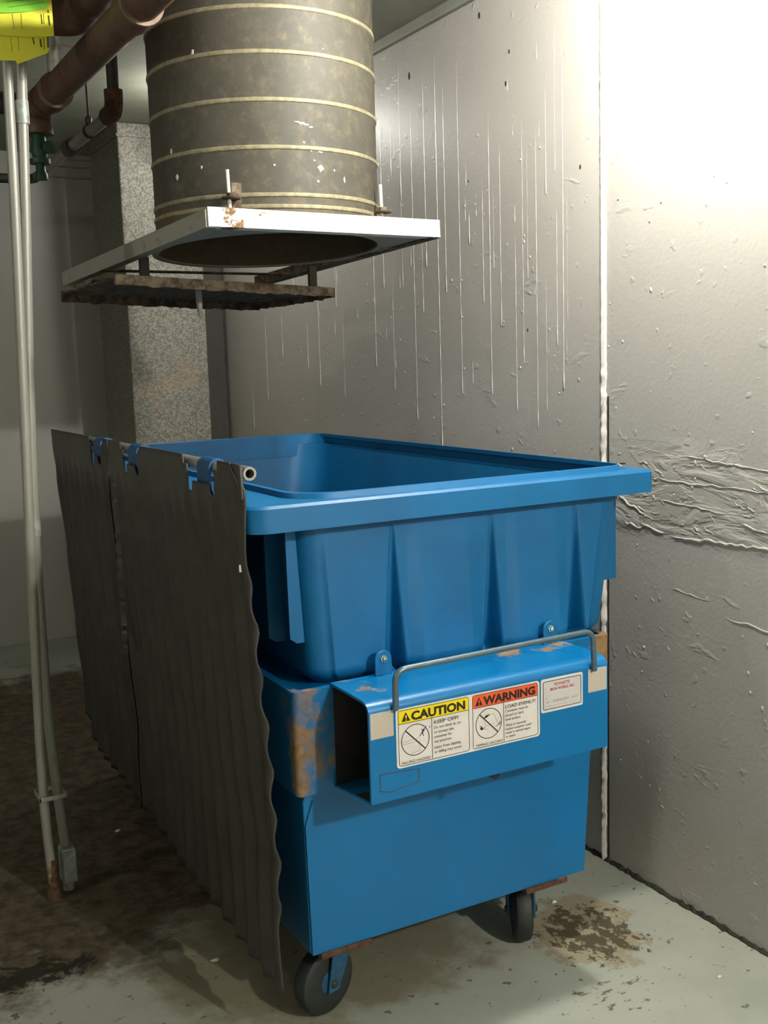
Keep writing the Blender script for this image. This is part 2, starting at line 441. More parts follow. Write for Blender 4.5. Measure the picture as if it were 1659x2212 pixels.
# upper plastic bin: outer skin with four tapering pillars in the near face, inner skin, floor
def bin_ring(z, t, x0, y0, x1, y1, rads, pil=True, nfront=340):
    base = rrect(x0, y0, x1, y1, rads, z, 7)
    out = []
    n = 8
    for i in range(n): out.append(base[i])
    a, b = base[n-1], base[n]
    for k in range(1, nfront):
        u = k/nfront; x = a.x+(b.x-a.x)*u; y = y0
        if pil:
            for xc in (1.162, 1.432, 1.684):
                half = .004+.027*t
                q = 1-abs(x-xc+.004*t)/half
                if q > 0: y += .052*t*(lambda w: w*w*(3-2*w))(min(1, q*1.5))
            for xc, w2 in ((1.297, .10), (1.56, .09)):
                q = abs(x-xc)/w2
                if q < 1: y -= .012*t*min(1, (1-q)*3)
            y -= .008*t
        out.append(Vector((x, y, z)))
    out += base[n:]
    return out
bm = BM(); rings = []
N = 30
for i in range(N+1):
    u = i/N; z = .835+(1.20-.835)*u
    t = max(0, min(1, (1.17-z)/(1.17-.835)))
    rings.append(bin_ring(z, t, .952-.017*u, 2.105, 1.80+.06*u, 3.97, (.05, .08, .08, .08)))
low = [bin_ring(.822, 1, .962, 2.115, 1.79, 3.96, (.05, .08, .08, .08)), bin_ring(.80, 1, .985, 2.14, 1.77, 3.94, (.05, .08, .08, .08), False)]
inner = [bin_ring(z, 0, x0, y0, x1, y1, (.1, .1, .12, .12), False) for z, x0, y0, x1, y1 in ((1.20, .95, 2.115, 1.856, 3.96), (.84, .965, 2.165, 1.795, 3.95), (.30, 1.0, 2.17, 1.70, 3.88))]
add_rings(bm, low[::-1]+rings+inner, True, True)
obj('bin_body', bm, M['bin'], D, smooth=True, angle=75)
# rim
bm = BM()
OX0, OX1, OY0, OY1 = .80, 1.89, 2.05, 4.04
def oring(i, z, r=.045): return rrect(OX0+i, OY0+i, OX1-i, OY1-i, (r, .012, .03, .19), z, 6)
def iring(e, z, r=.1): return rrect(.952-e, 2.122-e, 1.866-min(e, .012), 3.955+e, (r, r*.6, r*.9, r*.9), z, 6)
add_rings(bm, [oring(.012, 1.172), oring(.0, 1.171), oring(.0, 1.222), oring(.005, 1.228), iring(.022, 1.226), iring(.018, 1.238), iring(.004, 1.238), iring(0, 1.235), iring(0, 1.15), iring(.010, 1.15), iring(.012, 1.20), oring(.012, 1.20)], loop=True)
obj('rim', bm, M['bin'], D, smooth=True, angle=25)
# rubbed chip on the far right rim edge
bm = BM(); add_box(bm, (1.874, 3.08, 1.226), (1.8915, 3.24, 1.232)); obj('rubbed_rim_spot', bm, M['bar'], D, bevel=.002)['label'] = 'worn pale patch on the rim'
bm = BM(); add_lathe(bm, (1.858, 2.13, 1.2375), (0, 0, 1), [(0, .008), (.003, .007)], 12); obj('rim_hole', bm, M['bore'], D)
# stiffening fins under the rim: left near corner and right side
for y, x0, x1, zb in [(2.14, .917, .955, .905), (2.24, .908, .955, .888), (3.1, .908, .955, .89), (3.9, .908, .955, .89)]:
    bm = BM(); add_prism(bm, [(.938, 1.18), (x0-.002, 1.18), (x0, zb+.012), (x0+.016, zb), (.951, zb)], lambda a, b, t: Vector((a, t, b)), y, y+.007)
    obj('stiffening_fin', bm, M['bin'], D)
for y, x1 in [(2.19, 1.902), (3.0, 1.90), (3.9, 1.90)]:
    bm = BM(); add_prism(bm, [(1.853, 1.18), (x1-.015, 1.18), (x1-.015, .926), (1.813, .926)], lambda a, b, t: Vector((a, t, b)), y, y+.02)
    obj('stiffening_fin', bm, M['bin'], D)
# fork pocket
PX0, PX1, PY = .981, 1.612, 1.90
def pock(inset):
    i = inset
    pts = [(2.080, .822-i), (2.0, .823-i), (1.93, .822-i)]
    for k in range(5):
        a = PI/2*(k/4); pts.append((1.93-.028*math.sin(a)-(.002-i)*math.sin(a), .800+(.022-i)*math.cos(a)))
    pts += [(1.90+i, .70), (1.90+i, .628), (1.90+i, .604+i*.6), (2.080, .584+i*.8)]
    return pts
bm = BM()
o0, i0 = pock(0), pock(.006)
def pring(pts, x): return [Vector((x, a, b)) for a, b in pts]
add_rings(bm, [pring(o0, PX0), pring(o0, PX1), pring(i0, PX1), pring(i0, PX0)], loop=True)
FP = obj('fork_pocket', bm, M['pocket'], D, smooth=True)
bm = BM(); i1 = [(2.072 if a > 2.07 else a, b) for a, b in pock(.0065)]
add_rings(bm, [pring(i1, PX0+.003), pring(i1, PX1-.003)])  # near-black lining put in so the open pocket reads dark
o = obj('pocket_lining', bm, M['pocket_in'], FP, smooth=True); o['label'] = 'dark inside of the pocket'
bm = BM(); add_prism(bm, [(1.27, .616), (1.33, .616), (1.297, .588)], lambda a, b, t: Vector((a, t, b)), 1.907, 1.935)
obj('dark_triangle', bm, M['pocket_in'], FP)  # small dark triangle below the pocket's lower edge
bm = BM()
for a, b in (((1.003, .665), (1.097, .660)), ((1.097, .660), (1.096, .631)), ((1.096, .631), (1.05, .626)), ((1.003, .629), (1.03, .622)), ((1.003, .665), (1.003, .629)), ((1.03, .622), (1.05, .626))):
    add_tube(bm, [(a[0], PY, a[1]), (b[0], PY, b[1])], .0009, 6)
obj('weld_outline', bm, M['rust'], FP)['label'] = 'thin rusted outline of a lost plate'
# grab bar
bm = BM()
add_tube(bm, bend([(1.041, 1.893, .80), (1.043, 1.893, .885), (1.563, 1.893, .892), (1.567, 1.893, .797)], .028, 8), .0068, 12)
obj('grab_bar', bm, M['bar'], FP, smooth=True)
# mounting tabs with a bolt each
for x in (1.108, 1.573):
    bm = BM(); pts = [(-.021, 0), (.021, 0)]+[(.021*math.cos(PI*k/10), .036+.021*math.sin(PI*k/10)) for k in range(11)]
    add_prism(bm, pts, lambda a, b, t: Vector((x+a, t, .822+b)), 2.064, 2.07)
    tb = obj('mounting_tab', bm, M['belt'], D, bevel=.0015)
    bm = BM(); add_lathe(bm, (x, 2.0645, .86), (0, -1, 0), [(0, .009), (.004, .009), (.0045, .0065), (.009, .005), (.010, .002)], 6)
    obj('bolt', bm, M['zinc'], tb)
# stickers --------------------------------------------------
YS = PY-.0006
def panel(bm, x0, z0, x1, z1, r, y, th=.0006, n=5):
    pts = []
    for cx, cz, a0 in ((x1-r, z1-r, 0), (x0+r, z1-r, PI/2), (x0+r, z0+r, PI), (x1-r, z0+r, 1.5*PI)):
        for k in range(n+1):
            a = a0+PI/2*k/n; pts.append((cx+r*math.cos(a), cz+r*math.sin(a)))
    add_prism(bm, pts, lambda a, b, t: Vector((a, t, b)), y, y+th); return bm
def frame(bm, x0, z0, x1, z1, r, w, y, n=5):
    def ring(i, yy):
        pts = []; rr = max(r-i, .0005)
        for cx, cz, a0 in ((x1-i-rr, z1-i-rr, 0), (x0+i+rr, z1-i-rr, PI/2), (x0+i+rr, z0+i+rr, PI), (x1-i-rr, z0+i+rr, 1.5*PI)):
            for k in range(n+1):
                a = a0+PI/2*k/n; pts.append(Vector((cx+rr*math.cos(a), yy, cz+rr*math.sin(a))))
        return pts
    add_rings(bm, [ring(0, y), ring(w, y), ring(w, y+.0004), ring(0, y+.0004)], loop=True); return bm
def text(bm_target, body, x, z, size, width=None, y=YS, bold=0.0, align='LEFT', spacing=1.0):
    cu = bpy.data.curves.new('t', 'FONT'); cu.body = body; cu.size = size; cu.align_x = align; cu.offset = bold; cu.resolution_u = 3; cu.space_character = spacing
    o = bpy.data.objects.new('t', cu); C.objects.link(o)
    bpy.context.view_layer.update()
    me = o.evaluated_get(bpy.context.evaluated_depsgraph_get()).to_mesh()
    vs = [v.co.copy() for v in me.vertices]; fs = [list(p.vertices) for p in me.polygons]
    o.evaluated_get(bpy.context.evaluated_depsgraph_get()).to_mesh_clear()
    bpy.data.objects.remove(o); bpy.data.curves.remove(cu)
    xs = [v.x for v in vs]; k = 1
    if width and xs: k = width/(max(xs)-min(xs))
    x_off = min(xs) if align == 'LEFT' else 0
    nv = [bm_target.verts.new((x+(v.x-x_off)*k, y, z+v.y)) for v in vs]
    for f in fs:
        try: bm_target.faces.new([nv[i] for i in f])
        except Exception: pass
def line(bm, a, b, w, y=YS-.0006):
    a = Vector((a[0], 0, a[1])); b = Vector((b[0], 0, b[1])); d = (b-a).normalized(); p = Vector((-d.z, 0, d.x))*w/2
    vs = [bm.verts.new(Vector((q.x, y, q.z))) for q in (a+p, b+p, b-p, a-p)]; bm.faces.new(vs)
def circle(bm, cx, cz, r, w, y=YS-.0006, n=40):
    rr = [[Vector((cx+q*math.cos(2*PI*k/n), y, cz+q*math.sin(2*PI*k/n))) for k in range(n)] for q in (r, r-w)]
    add_rings(bm, rr)
def poly(bm, pts, y=YS-.0006):
    bm.faces.new([bm.verts.new((a, y, b)) for a, b in pts])
# one white decal carries both notices
dec = obj('hazard_sticker', panel(BM(), 1.044, .669, 1.415, .798, .008, YS), M['st_white'], D)
dec['label'] = 'white sticker with a caution and a warning notice'
Y1 = YS-.0003
for nm, x0, x1, col in (('caution', 1.049, 1.2255, 'st_yellow'), ('warning', 1.2345, 1.410, 'st_orange')):
    obj(nm+'_header', panel(BM(), x0+.001, .765, x1-.001, .7935, .005, Y1), M[col], dec)['label'] = ('yellow' if nm == 'caution' else 'orange')+' header strip'
    bm = BM(); frame(bm, x0, .673, x1, .7945, .006, .0011, YS-.0005); line(bm, (x0, .765), (x1, .765), .0012); line(bm, (x0+.082, .675), (x0+.082, .765), .0012)
    obj(nm+'_outline', bm, M['st_black'], dec)
YT = YS-.0008
bm = BM(); poly(bm, [(1.0575, .7695), (1.0785, .7695), (1.068, .7895)], YT); text(bm, 'CAUTION', 1.081, .7695, .0255, .135, YT, .0011)
obj('caution_word', bm, M['st_black'], dec)
bm = BM(); poly(bm, [(1.2415, .7695), (1.261, .7695), (1.2515, .7885)], YT); text(bm, 'WARNING', 1.2625, .7695, .025, .140, YT, .0011)
obj('warning_word', bm, M['st_black'], dec)
YM = YS-.0011
bm = BM(); text(bm, '!', 1.0665, .7712, .0165, .0035, YM, .0002); obj('caution_mark', bm, M['st_yellow'], dec)
bm = BM(); text(bm, '!', 1.2499, .7712, .0165, .0035, YM, .0002); obj('warning_mark', bm, M['st_orange'], dec)
bm = BM()
text(bm, 'KEEP OFF!', 1.136, .7505, .0105, .062, YT, .0003)
bmt = BM()
for i, s in enumerate(['Do not climb in, on', 'or occupy this', 'container for', 'any purpose.']): text(bmt, s, 1.136, .7395-.0103*i, .0086, None, YT, .0001)
for i, s in enumerate(['Injury from slipping', 'or falling may occur.']): text(bmt, s, 1.136, .6955-.0103*i, .0086, None, YT, .0001)
text(bmt, 'FALLING HAZARD', 1.055, .6765, .0085, .072, YT, .0001)
obj('keep_off_heading', bm, M['st_text'], dec); obj('caution_text', bmt, M['st_text'], dec)
bm = BM(); text(bm, 'LOAD EVENLY!', 1.3205, .7505, .0105, .082, YT, .0003)
bmt = BM()
for i, s in enumerate(['Container must be', 'placed on hard,', 'level surface.']): text(bmt, s, 1.3205, .7410-.0096*i, .0082, None, YT, .0001)
for i, s in enumerate(['Tilted or unevenly', 'loaded container could', 'result in serious injury', 'or death.']): text(bmt, s, 1.3205, .7085-.0086*i, .0076, None, YT, .0001)
text(bmt, 'TIPPING HAZARD', 1.241, .6765, .0085, .072, YT, .0001)
obj('load_evenly_heading', bm, M['st_text'], dec); obj('warning_text', bmt, M['st_text'], dec)
# pictograms: a figure falling off a bin; a bin tipping over a figure; each crossed out
bm = BM(); cx, cz, r = 1.0900, .7250, .0345
circle(bm, cx, cz, r, .0016); line(bm, (cx-r*.7, cz+r*.7), (cx+r*.7, cz-r*.7), .0026)
obj('falling_pictogram', bm, M['st_black'], dec)
bm = BM()
for a, b in (((1.058, .7245), (1.096, .7265)), ((1.060, .7195), (1.095, .7205)), ((1.101, .7225), (1.101, .7005)), ((1.101, .7005), (1.078, .6965)), ((1.098, .727), (1.103, .735)), ((1.103, .735), (1.1095, .7335))): line(bm, a, b, .0008)
obj('falling_drawing', bm, M['st_tan'], dec)
bm = BM()
for a, b, w in (((1.106, .736), (1.112, .7445), .0036), ((1.110, .742), (1.104, .745), .0014), ((1.112, .743), (1.117, .751), .0014), ((1.107, .737), (1.101, .731), .0016), ((1.108, .736), (1.110, .729), .0016)): line(bm, a, b, w)
circle(bm, 1.1255, .7465, .002, .0008)
obj('falling_figure', bm, M['st_black'], dec)
bm = BM(); cx, cz = 1.2765, .7250
circle(bm, cx, cz, r, .0016); line(bm, (cx-r*.7, cz+r*.7), (cx+r*.7, cz-r*.7), .0026)
obj('tipping_pictogram', bm, M['st_black'], dec)
bm = BM()
for a, b in (((1.262, .734), (1.270, .720)), ((1.270, .720), (1.292, .7215)), ((1.290, .745), (1.300, .722)), ((1.268, .741), (1.290, .745)), ((1.264, .714), (1.274, .711))): line(bm, a, b, .0008)
poly(bm, [(1.290, .7125), (1.3085, .7175), (1.307, .7265), (1.300, .7185)])
obj('tipping_drawing', bm, M['st_tan'], dec)
bm = BM(); poly(bm, [(1.262, .738), (1.270, .7445), (1.281, .7455), (1.271, .7385)]); poly(bm, [(1.253, .7165), (1.2575, .7225), (1.262, .7145), (1.258, .7120)])
line(bm, (1.256, .721), (1.2515, .723), .0012); line(bm, (1.260, .7145), (1.2665, .7175), .0014)
obj('tipping_figure', bm, M['st_black'], dec)
# maker's plate
mk = obj('maker_sticker', panel(BM(), 1.419, .7195, 1.538, .798, .005, YS), M['st_white'], D); mk['label'] = 'small white sticker with red lettering'
obj('maker_field', panel(BM(), 1.4255, .7265, 1.532, .791, .004, Y1), M['st_grey'], mk)
bm = BM(); frame(bm, 1.4245, .7255, 1.533, .792, .004, .0014, YS-.0007); obj('maker_outline', bm, M['st_black'], mk)
bm = BM(); text(bm, 'POYNETTE', 1.4565, .7785, .0098, .044, YT, .0002); text(bm, 'IRON WORKS, INC.', 1.4445, .7685, .0092, .070, YT, .0002); obj('maker_name', bm, M['st_red'], mk)
bm = BM(); text(bm, 'CAPACITY', 1.452, .7405, .0085, .046, YT, .0001); text(bm, 'MAX', 1.5055, .7415, .0065, .016, YT); text(bm, 'NO.', 1.434, .7405, .006, .008, YT)
line(bm, (1.435, .733), (1.52, .7335), .0006); line(bm, (1.433, .752), (1.436, .752), .002); obj('maker_print', bm, M['st_tan'], mk)
for x0, x1 in ((.984, 1.0385), (1.554, 1.609)):
    obj('reflective_tape', panel(BM(), x0, .744, x1, .7995, .0008, YS), M['tape'], D)
# bottom rust plates and casters
def caster(cx, cy, yaw, zr=.082):
    ax = Vector((math.cos(yaw), math.sin(yaw), 0)); fw = Vector((-math.sin(yaw), math.cos(yaw), 0))
    off = -fw*.03
    swx, swy = cx-off.x*1, cy-off.y*1
    bm = BM(); add_box(bm, (swx-.065, 2.088 if swy < 3 else swy-.06, .176), (swx+.065, swy+.06, .1905))
    pl = obj('caster_plate', bm, M['rust'], D, bevel=.002)
    bm = BM(); add_lathe(bm, (swx, swy, .15), (0, 0, 1), [(0, .03), (.012, .036), (.028, .036)], 20)
    c0 = Vector((cx, cy, zr)); top = Vector((swx, swy, .152))
    for s in (-1, 1):
        o1 = ax*s*.031
        w0, w1 = .030, .017
        a = [top+o1+fw*w0, top+o1-fw*w0, c0+o1-fw*w1-Vector((0, 0, .02)), c0+o1+fw*w1-Vector((0, 0, .02))]
        t = ax*s*.006
        add_rings(bm, [[p for p in a], [p+t for p in a]], True, True)
    add_box(bm, (-.037, -.03, -.006), (.037, .03, 0), Matrix.Translation(top) @ Matrix.Rotation(yaw, 4, 'Z'))
    fk = obj('caster_fork', bm, M['caster'], D, bevel=.0015)
    bm = BM(); add_lathe(bm, c0-ax*.043, ax, [(0, .006), (.003, .010), (.083, .010), (.086, .006)], 10); obj('axle', bm, M['dark'], fk)
    bm = BM(); R = zr-.001
    add_lathe(bm, c0-ax*.024, ax, [(0, .03), (.001, R-.022), (-.001+.002, R-.012), (.006, R-.003), (.014, R), (.034, R), (.042, R-.003), (.047, R-.012), (.047, R-.022), (.048, .03)], 36)
    wh = obj('wheel', bm, M['rubber'], D, smooth=True)
    bm = BM(); add_lathe(bm, c0-ax*.0265, ax, [(0, .018), (.003, .03), (.05, .03), (.053, .018)], 24); obj('hub', bm, M['caster'], wh, smooth=True)
caster(.975, 2.165, math.radians(-72))
caster(1.560, 2.185, math.radians(-28))
caster(1.02, 3.80, math.radians(15))
caster(1.58, 3.80, math.radians(-10))
# hinge rod and brackets
RX, RZ = .815, 1.297
bm = BM(); add_pipe(bm, (RX, 2.075, RZ), (0, 1, 0), 1.80, .0095, .0145)
rod = obj('hinge_rod', bm, M['rod'], D, smooth=True)
bm = BM(); add_lathe(bm, (RX, 2.10, RZ), (0, 1, 0), [(0, .0094), (.002, .0094)], 16); obj('rod_bore', bm, M['bore'], rod)
for yb in (2.305, 2.875, 3.255):
    bm = BM(); o_, i_ = [], []
    for k in range(9):
        a = PI*k/8
        o_.append((RX+.022*math.cos(a), RZ+.022*math.sin(a)-.002)); i_.append((RX+.017*math.cos(a), RZ+.017*math.sin(a)-.002))
    pts = [(RX+.022, 1.225)]+o_+[(RX-.022, 1.262), (RX-.012, 1.235), (RX-.007, 1.237), (RX-.017, 1.264)]+i_[::-1]+[(RX+.017, 1.225)]
    add_prism(bm, pts, lambda a, b, t: Vector((a, t, b)), yb-.04, yb+.04)
    obj('hinge_bracket', bm, M['bracket'], D, smooth=True)
# lids hanging from the rod
def lid(y0, y1, notches, near, far):
    ny = int((y1-y0)/.005); nz = 70
    def ztop(y):
        z = 1.318
        for a, b in notches:
            if a < y < b: z = 1.238 if (y-a < .035 or b-y < .035) else 1.262
            elif a-.025 < y <= a: z = 1.296
            elif b <= y < b+.03: z = 1.298
        if near and y < y0+.06: z = 1.266+(z-1.266)*max(0, (y-y0))/.06
        return z
    def zbot(y):
        z = .139+(y-2.07)*.048
        if far:
            u = (y-3.42)/(3.79-3.42)
            z += .125*max(0, (y-3.66)/.2)**2.2
        return z
    verts = []
    for i in range(ny+1):
        y = y0+(y1-y0)*i/ny; row = []
        zt, zb = ztop(y), zbot(y)
        for j in range(nz+1):
            v = j/nz; z = zb+(zt-zb)*v
            x = .789+.040*max(0, min(1, (1.25-z)/.80))
            fade = max(0, min(1, (1.24-z)/.10))
            ph = (y*2*PI/.088)
            cor = .014*(.5+.5*math.cos(ph))**.6*fade
            edge = 0
            if near: edge = max(0, 1-(y-y0)/.045)
            cor *= (1-edge)
            x += cor-.006*fade
            yy = y
            if edge:
                bump = (.5+.5*math.cos(2*PI*(z-.02)/.105))**1.4*max(0, min(1, (1.14-z)/.1))*max(0, min(1, (z-.25)/.1))
                x += edge*edge*(.008+.011*bump); yy = y+.03*edge**3*max(0,(z-.3)/.9)*0
            if far:
                lean = max(0, (y-3.3)/.55)
                yy -= .03*lean*(1-v)
                x += .0
            # creases
            x += .002*math.sin(z*9+y*13)+.0015*math.sin(z*23-y*7)
            row.append(Vector((x, yy, z)))
        verts.append(row)
    bm = BM(); V = [[bm.verts.new(p) for p in r] for r in verts]
    for i in range(ny):
        for j in range(nz): bm.faces.new((V[i][j], V[i+1][j], V[i+1][j+1], V[i][j+1]))
    o = obj('lid', bm, M['lid'], D, smooth=True, angle=60)
    m = o.modifiers.new('thick', 'SOLIDIFY'); m.thickness = .004; m.offset = 0
    return o
L1 = lid(2.068, 3.115, [(2.225, 2.395), (2.80, 2.945)], True, False)
L2 = lid(3.125, 3.86, [(3.20, 3.305)], False, True)
bm = BM(); rings = []
for k in range(60):
    z = 1.20-.0085*k; w = .004+.007*abs(math.sin(k*.62))+random.uniform(0, .003); yy = 3.055+random.uniform(-.004, .004)
    rings.append([(.792, yy+w*1.4, z), (.786-w*.5, yy+w*.5, z), (.786-w*.5, yy-w*.5, z), (.792, yy-w*1.4, z)])
add_rings(bm, rings, True, True); obj('torn_edge', bm, M['lid'], L1, smooth=True)
bm = BM()
add_prism(bm, [(2.075, 1.316), (2.125, 1.318), (2.125, 1.21), (2.07, 1.245)], lambda a, b, t: Vector((t, a, b)), .792, .800)
obj('lid_lug', bm, M['lid'], L1, bevel=.002)
# a light scuff on the lid
bm = BM(); add_box(bm, (.785, 2.084, 1.092), (.7905, 2.0865, 1.108)); obj('lid_scuff', bm, M['paper'], L1, bevel=.001)['label'] = 'small white scuff'

# ------------------------------------------------------------------ trash chute over the dumpster
T = thing('trash_chute', 'round ribbed steel trash chute coming down above the blue dumpster', 'chute', (1.285, 3.03, 1.85))
CX, CY, CR = 1.285, 3.03, .326
phi, tau = .095, .053
F0 = Vector((.960, 2.65, 1.868))
ea = Vector((math.cos(phi), math.sin(phi), 0)); eb = Vector((-math.sin(phi)*math.cos(tau), math.cos(phi)*math.cos(tau), -math.sin(tau))); ec = ea.cross(eb)
FM = Matrix(((ea.x, eb.x, ec.x, F0.x), (ea.y, eb.y, ec.y, F0.y), (ea.z, eb.z, ec.z, F0.z), (0, 0, 0, 1)))
FW, FL = .725, 1.15
def plane_z(x, y):                                # height of the sloped frame's plane
    return F0.z-((Vector((x, y, 0))-F0).x*ec.x+(y-F0.y)*ec.y)/ec.z
bm = BM(); n = 96
def cring(r, z=None, dz=0):
    return [Vector((CX+r*math.cos(2*PI*k/n), CY+r*math.sin(2*PI*k/n), z if z else plane_z(CX+r*math.cos(2*PI*k/n), CY+r*math.sin(2*PI*k/n))+dz)) for k in range(n)]
add_rings(bm, [cring(CR, None, .004), cring(CR, 1.94), cring(CR, 2.2), cring(CR, 2.45), cring(CR, ZC-.001), cring(CR-.004, ZC-.001), cring(CR-.004, 2.2), cring(CR-.004, None, .004)], loop=True)
obj('chute_tube', bm, M['chute'], T, smooth=True)
for z in (2.441, 2.329, 2.209, 2.088, 1.966, 1.936, 2.56):
    bm = BM(); mr = .0062
    rings = [[Vector((CX+(CR+mr*.6*math.cos(b))*math.cos(2*PI*k/n), CY+(CR+mr*.6*math.cos(b))*math.sin(2*PI*k/n), z+mr*math.sin(b)+.0015*math.sin(2*PI*k/n*1))) for k in range(n)] for b in [2*PI*q/8 for q in range(8)]]
    add_rings(bm, rings, loop=True)
    obj('chute_hoop', bm, M['hoop'], T, smooth=True)
# white paint splashes on the tube
def splash(px_ang, z, w, h):
    sp = BM()
    a = px_ang; k = 7
    rings = []
    for s in (0, 1):
        rr = CR+.0004+.0012*(1-s)*0+(.0012 if s else 0)
        rings.append([Vector((CX+rr*math.cos(a+w/CR*math.cos(2*PI*i/k)*(.7+.3*math.sin(i*2.3+z*50))*(1-.3*s)), CY+rr*math.sin(a+w/CR*math.cos(2*PI*i/k)*(.7+.3*math.sin(i*2.3+z*50))*(1-.3*s)), z+h*math.sin(2*PI*i/k)*(.7+.3*math.cos(i*1.7+z*70))*(1-.3*s))) for i in range(k)])
    add_rings(sp, rings, False, True)
    obj('paint_splash', sp, M['bead'], T, smooth=True)['label'] = 'white paint splash on the tube'
for a, z, w, h in [(-1.70, 2.152, .010, .004), (-1.66, 2.149, .012, .006), (-1.62, 2.146, .010, .004), (-1.58, 2.141, .008, .004), (-1.645, 2.100, .006, .004), (-1.50, 2.078, .013, .004), (-1.505, 2.036, .011, .011), (-1.56, 2.055, .005, .004),
                   (-1.585, 2.079, .005, .003), (-1.37, 2.034, .004, .004), (-1.53, 2.001, .005, .006), (-1.26, 2.012, .004, .010), (-2.55, 2.34, .008, .014), (-2.86, 2.10, .008, .010), (-2.80, 2.03, .008, .010), (-1.44, 2.345, .004, .004), (-1.9, 2.04, .004, .004), (-2.52, 2.045, .004, .006)]:
    splash(a, z, w, h)
# base plate with a round opening
bm = BM(); np_ = 96; PL = 2*CR+.09
Minv = FM.inverted()
def sq(k, z):
    a = 2*PI*k/np_; c, s = math.cos(a), math.sin(a)
    loc = Minv @ Vector((CX, CY, plane_z(CX, CY)))
    cxx, cyy = loc.x, loc.y
    t = min((FW-cxx)/c if c > 1e-6 else (-cxx)/c if c < -1e-6 else 9, (PL-cyy)/s if s > 1e-6 else (-cyy)/s if s < -1e-6 else 9)
    if s > -.42: t = min(t, CR+.014)
    return FM @ Vector((cxx+c*t, cyy+s*t, z))
def ci(k, z):
    a = 2*PI*k/np_; loc = Minv @ Vector((CX, CY, plane_z(CX, CY)))
    return FM @ Vector((loc.x+(CR-.004)*math.cos(a), loc.y+(CR-.004)*math.sin(a), z))
add_rings(bm, [[sq(k, .0) for k in range(np_)], [ci(k, .0) for k in range(np_)], [ci(k, .005) for k in range(np_)], [sq(k, .005) for k in range(np_)]], loop=True)
obj('base_plate', bm, M['rail'], T)
bm = BM(); add_box(bm, (0, -.006, -.002), (FW+.004, 0, .047), FM); add_box(bm, (0, 0, -.002), (FW, .03, .003), FM)
obj('front_angle', bm, M['white'], T, bevel=.0015)['label'] = 'bright white angle iron with rust specks'
for s in (0, 1):
    bm = BM()
    if s == 0:
        add_box(bm, (-.005, 0, -.004), (0, FL, .042), FM); add_box(bm, (0, 0, -.004), (.03, FL, 0), FM)
    else:
        add_box(bm, (FW, .0, -.004), (FW+.005, FL, .040), FM); add_box(bm, (FW-.03, 0, -.004), (FW, FL, 0), FM)
    obj('door_rail', bm, M['rail'] if s == 0 else M['rusty'], T, bevel=.001)
bm = BM(); add_box(bm, (0, PL+.03, -.006), (FW, PL+.055, .0), FM)
obj('cross_bar', bm, M['rusty'], T, bevel=.002)
# sliding door plate hanging below the rails
Cn, Dn, An = Vector((1.577, 3.22, 1.747)), Vector((1.555, 3.80, 1.742)), Vector((.835, 3.10, 1.772))
Bn = An+(Dn-Cn)
up = Vector((0, 0, 1))
bm = BM()
q = [An, Cn, Dn, Bn]; add_rings(bm, [[p for p in q], [p+up*.006 for p in q]], True, True)
def edge(a, b, h0, h1, th):
    d = (b-a).normalized(); p = d.cross(up)*th; n_ = 40; r_ = random.Random(5)
    rings = []
    for i in range(n_+1):
        c = a+(b-a)*i/n_; w = r_.uniform(-.003, .003)
        rings.append([c+up*(h0+w), c+p+up*(h0+w), c+p+up*h1, c+up*h1])
    add_rings(bm, rings, True, True)
edge(An, Cn, -.018, .012, .014); edge(Cn, Dn, -.02, .012, .014); edge(Bn, Dn, -.026, .010, .014)
obj('sliding_door', bm, M['rusty'], T)['label'] = 'rusted sliding door plate'
for x, y in ((.035, .52), (FW-.06, .62)):
    bm = BM(); p = FM @ Vector((x, y, 0))
    add_box(bm, (p.x-.014, p.y-.008, p.z-.075), (p.x+.014, p.y+.008, p.z+.002)); add_box(bm, (p.x-.024, p.y-.012, p.z-.078), (p.x+.024, p.y+.012, p.z-.064))
    obj('door_hanger', bm, M['dark'], T, bevel=.002)
# hanging drip of hardened paint under the door, ragged sheet at the far end
bm = BM(); add_lathe(bm, (1.153, 3.3, 1.765), (0.03, 0, -1), [(0, .010), (.03, .0105), (.06, .0095), (.08, .0065), (.10, .002)], 10)
obj('hanging_drip', bm, M['wire'], T, smooth=True)['label'] = 'pale hardened drip under the door'
bm = BM(); a0, b0 = FM @ Vector((.01, .90, -.008)), FM @ Vector((.02, 1.14, -.008))
rings = []; r_ = random.Random(9)
for i in range(17):
    c = a0+(b0-a0)*i/16; h = .022*math.sin(PI*min(1, (i+1)/14))+r_.uniform(0, .008)
    rings.append([c, c+Vector((.10, .01, -.002)), c+Vector((.12, .012, -h)), c+Vector((.001, 0, -h))])
add_rings(bm, rings, True, True); obj('ragged_liner', bm, M['galv'], T)
# threaded rods with washer and clip
for p, L, zb in (((1.043, 2.705), .10, 1.918), ((1.535, 2.785), .105, 1.912)):
    bm = BM(); add_tube(bm, [(p[0], p[1], zb-.01), (p[0]-.003, p[1], zb+L)], .0052, 8)
    rd = obj('threaded_rod', bm, M['bead'], T, smooth=True)
    bm = BM(); add_lathe(bm, (p[0]+.004, p[1], zb+.026), (0, 0, 1), [(0, .024), (.004, .026), (.007, .012), (.016, .011)], 16)
    obj('washer', bm, M['rusty'], rd)
bm = BM(); add_box(bm, (1.054, 2.72, 1.92), (1.084, 2.755, 1.99)); obj('chute_clip', bm, M['rusty'], T, bevel=.003)

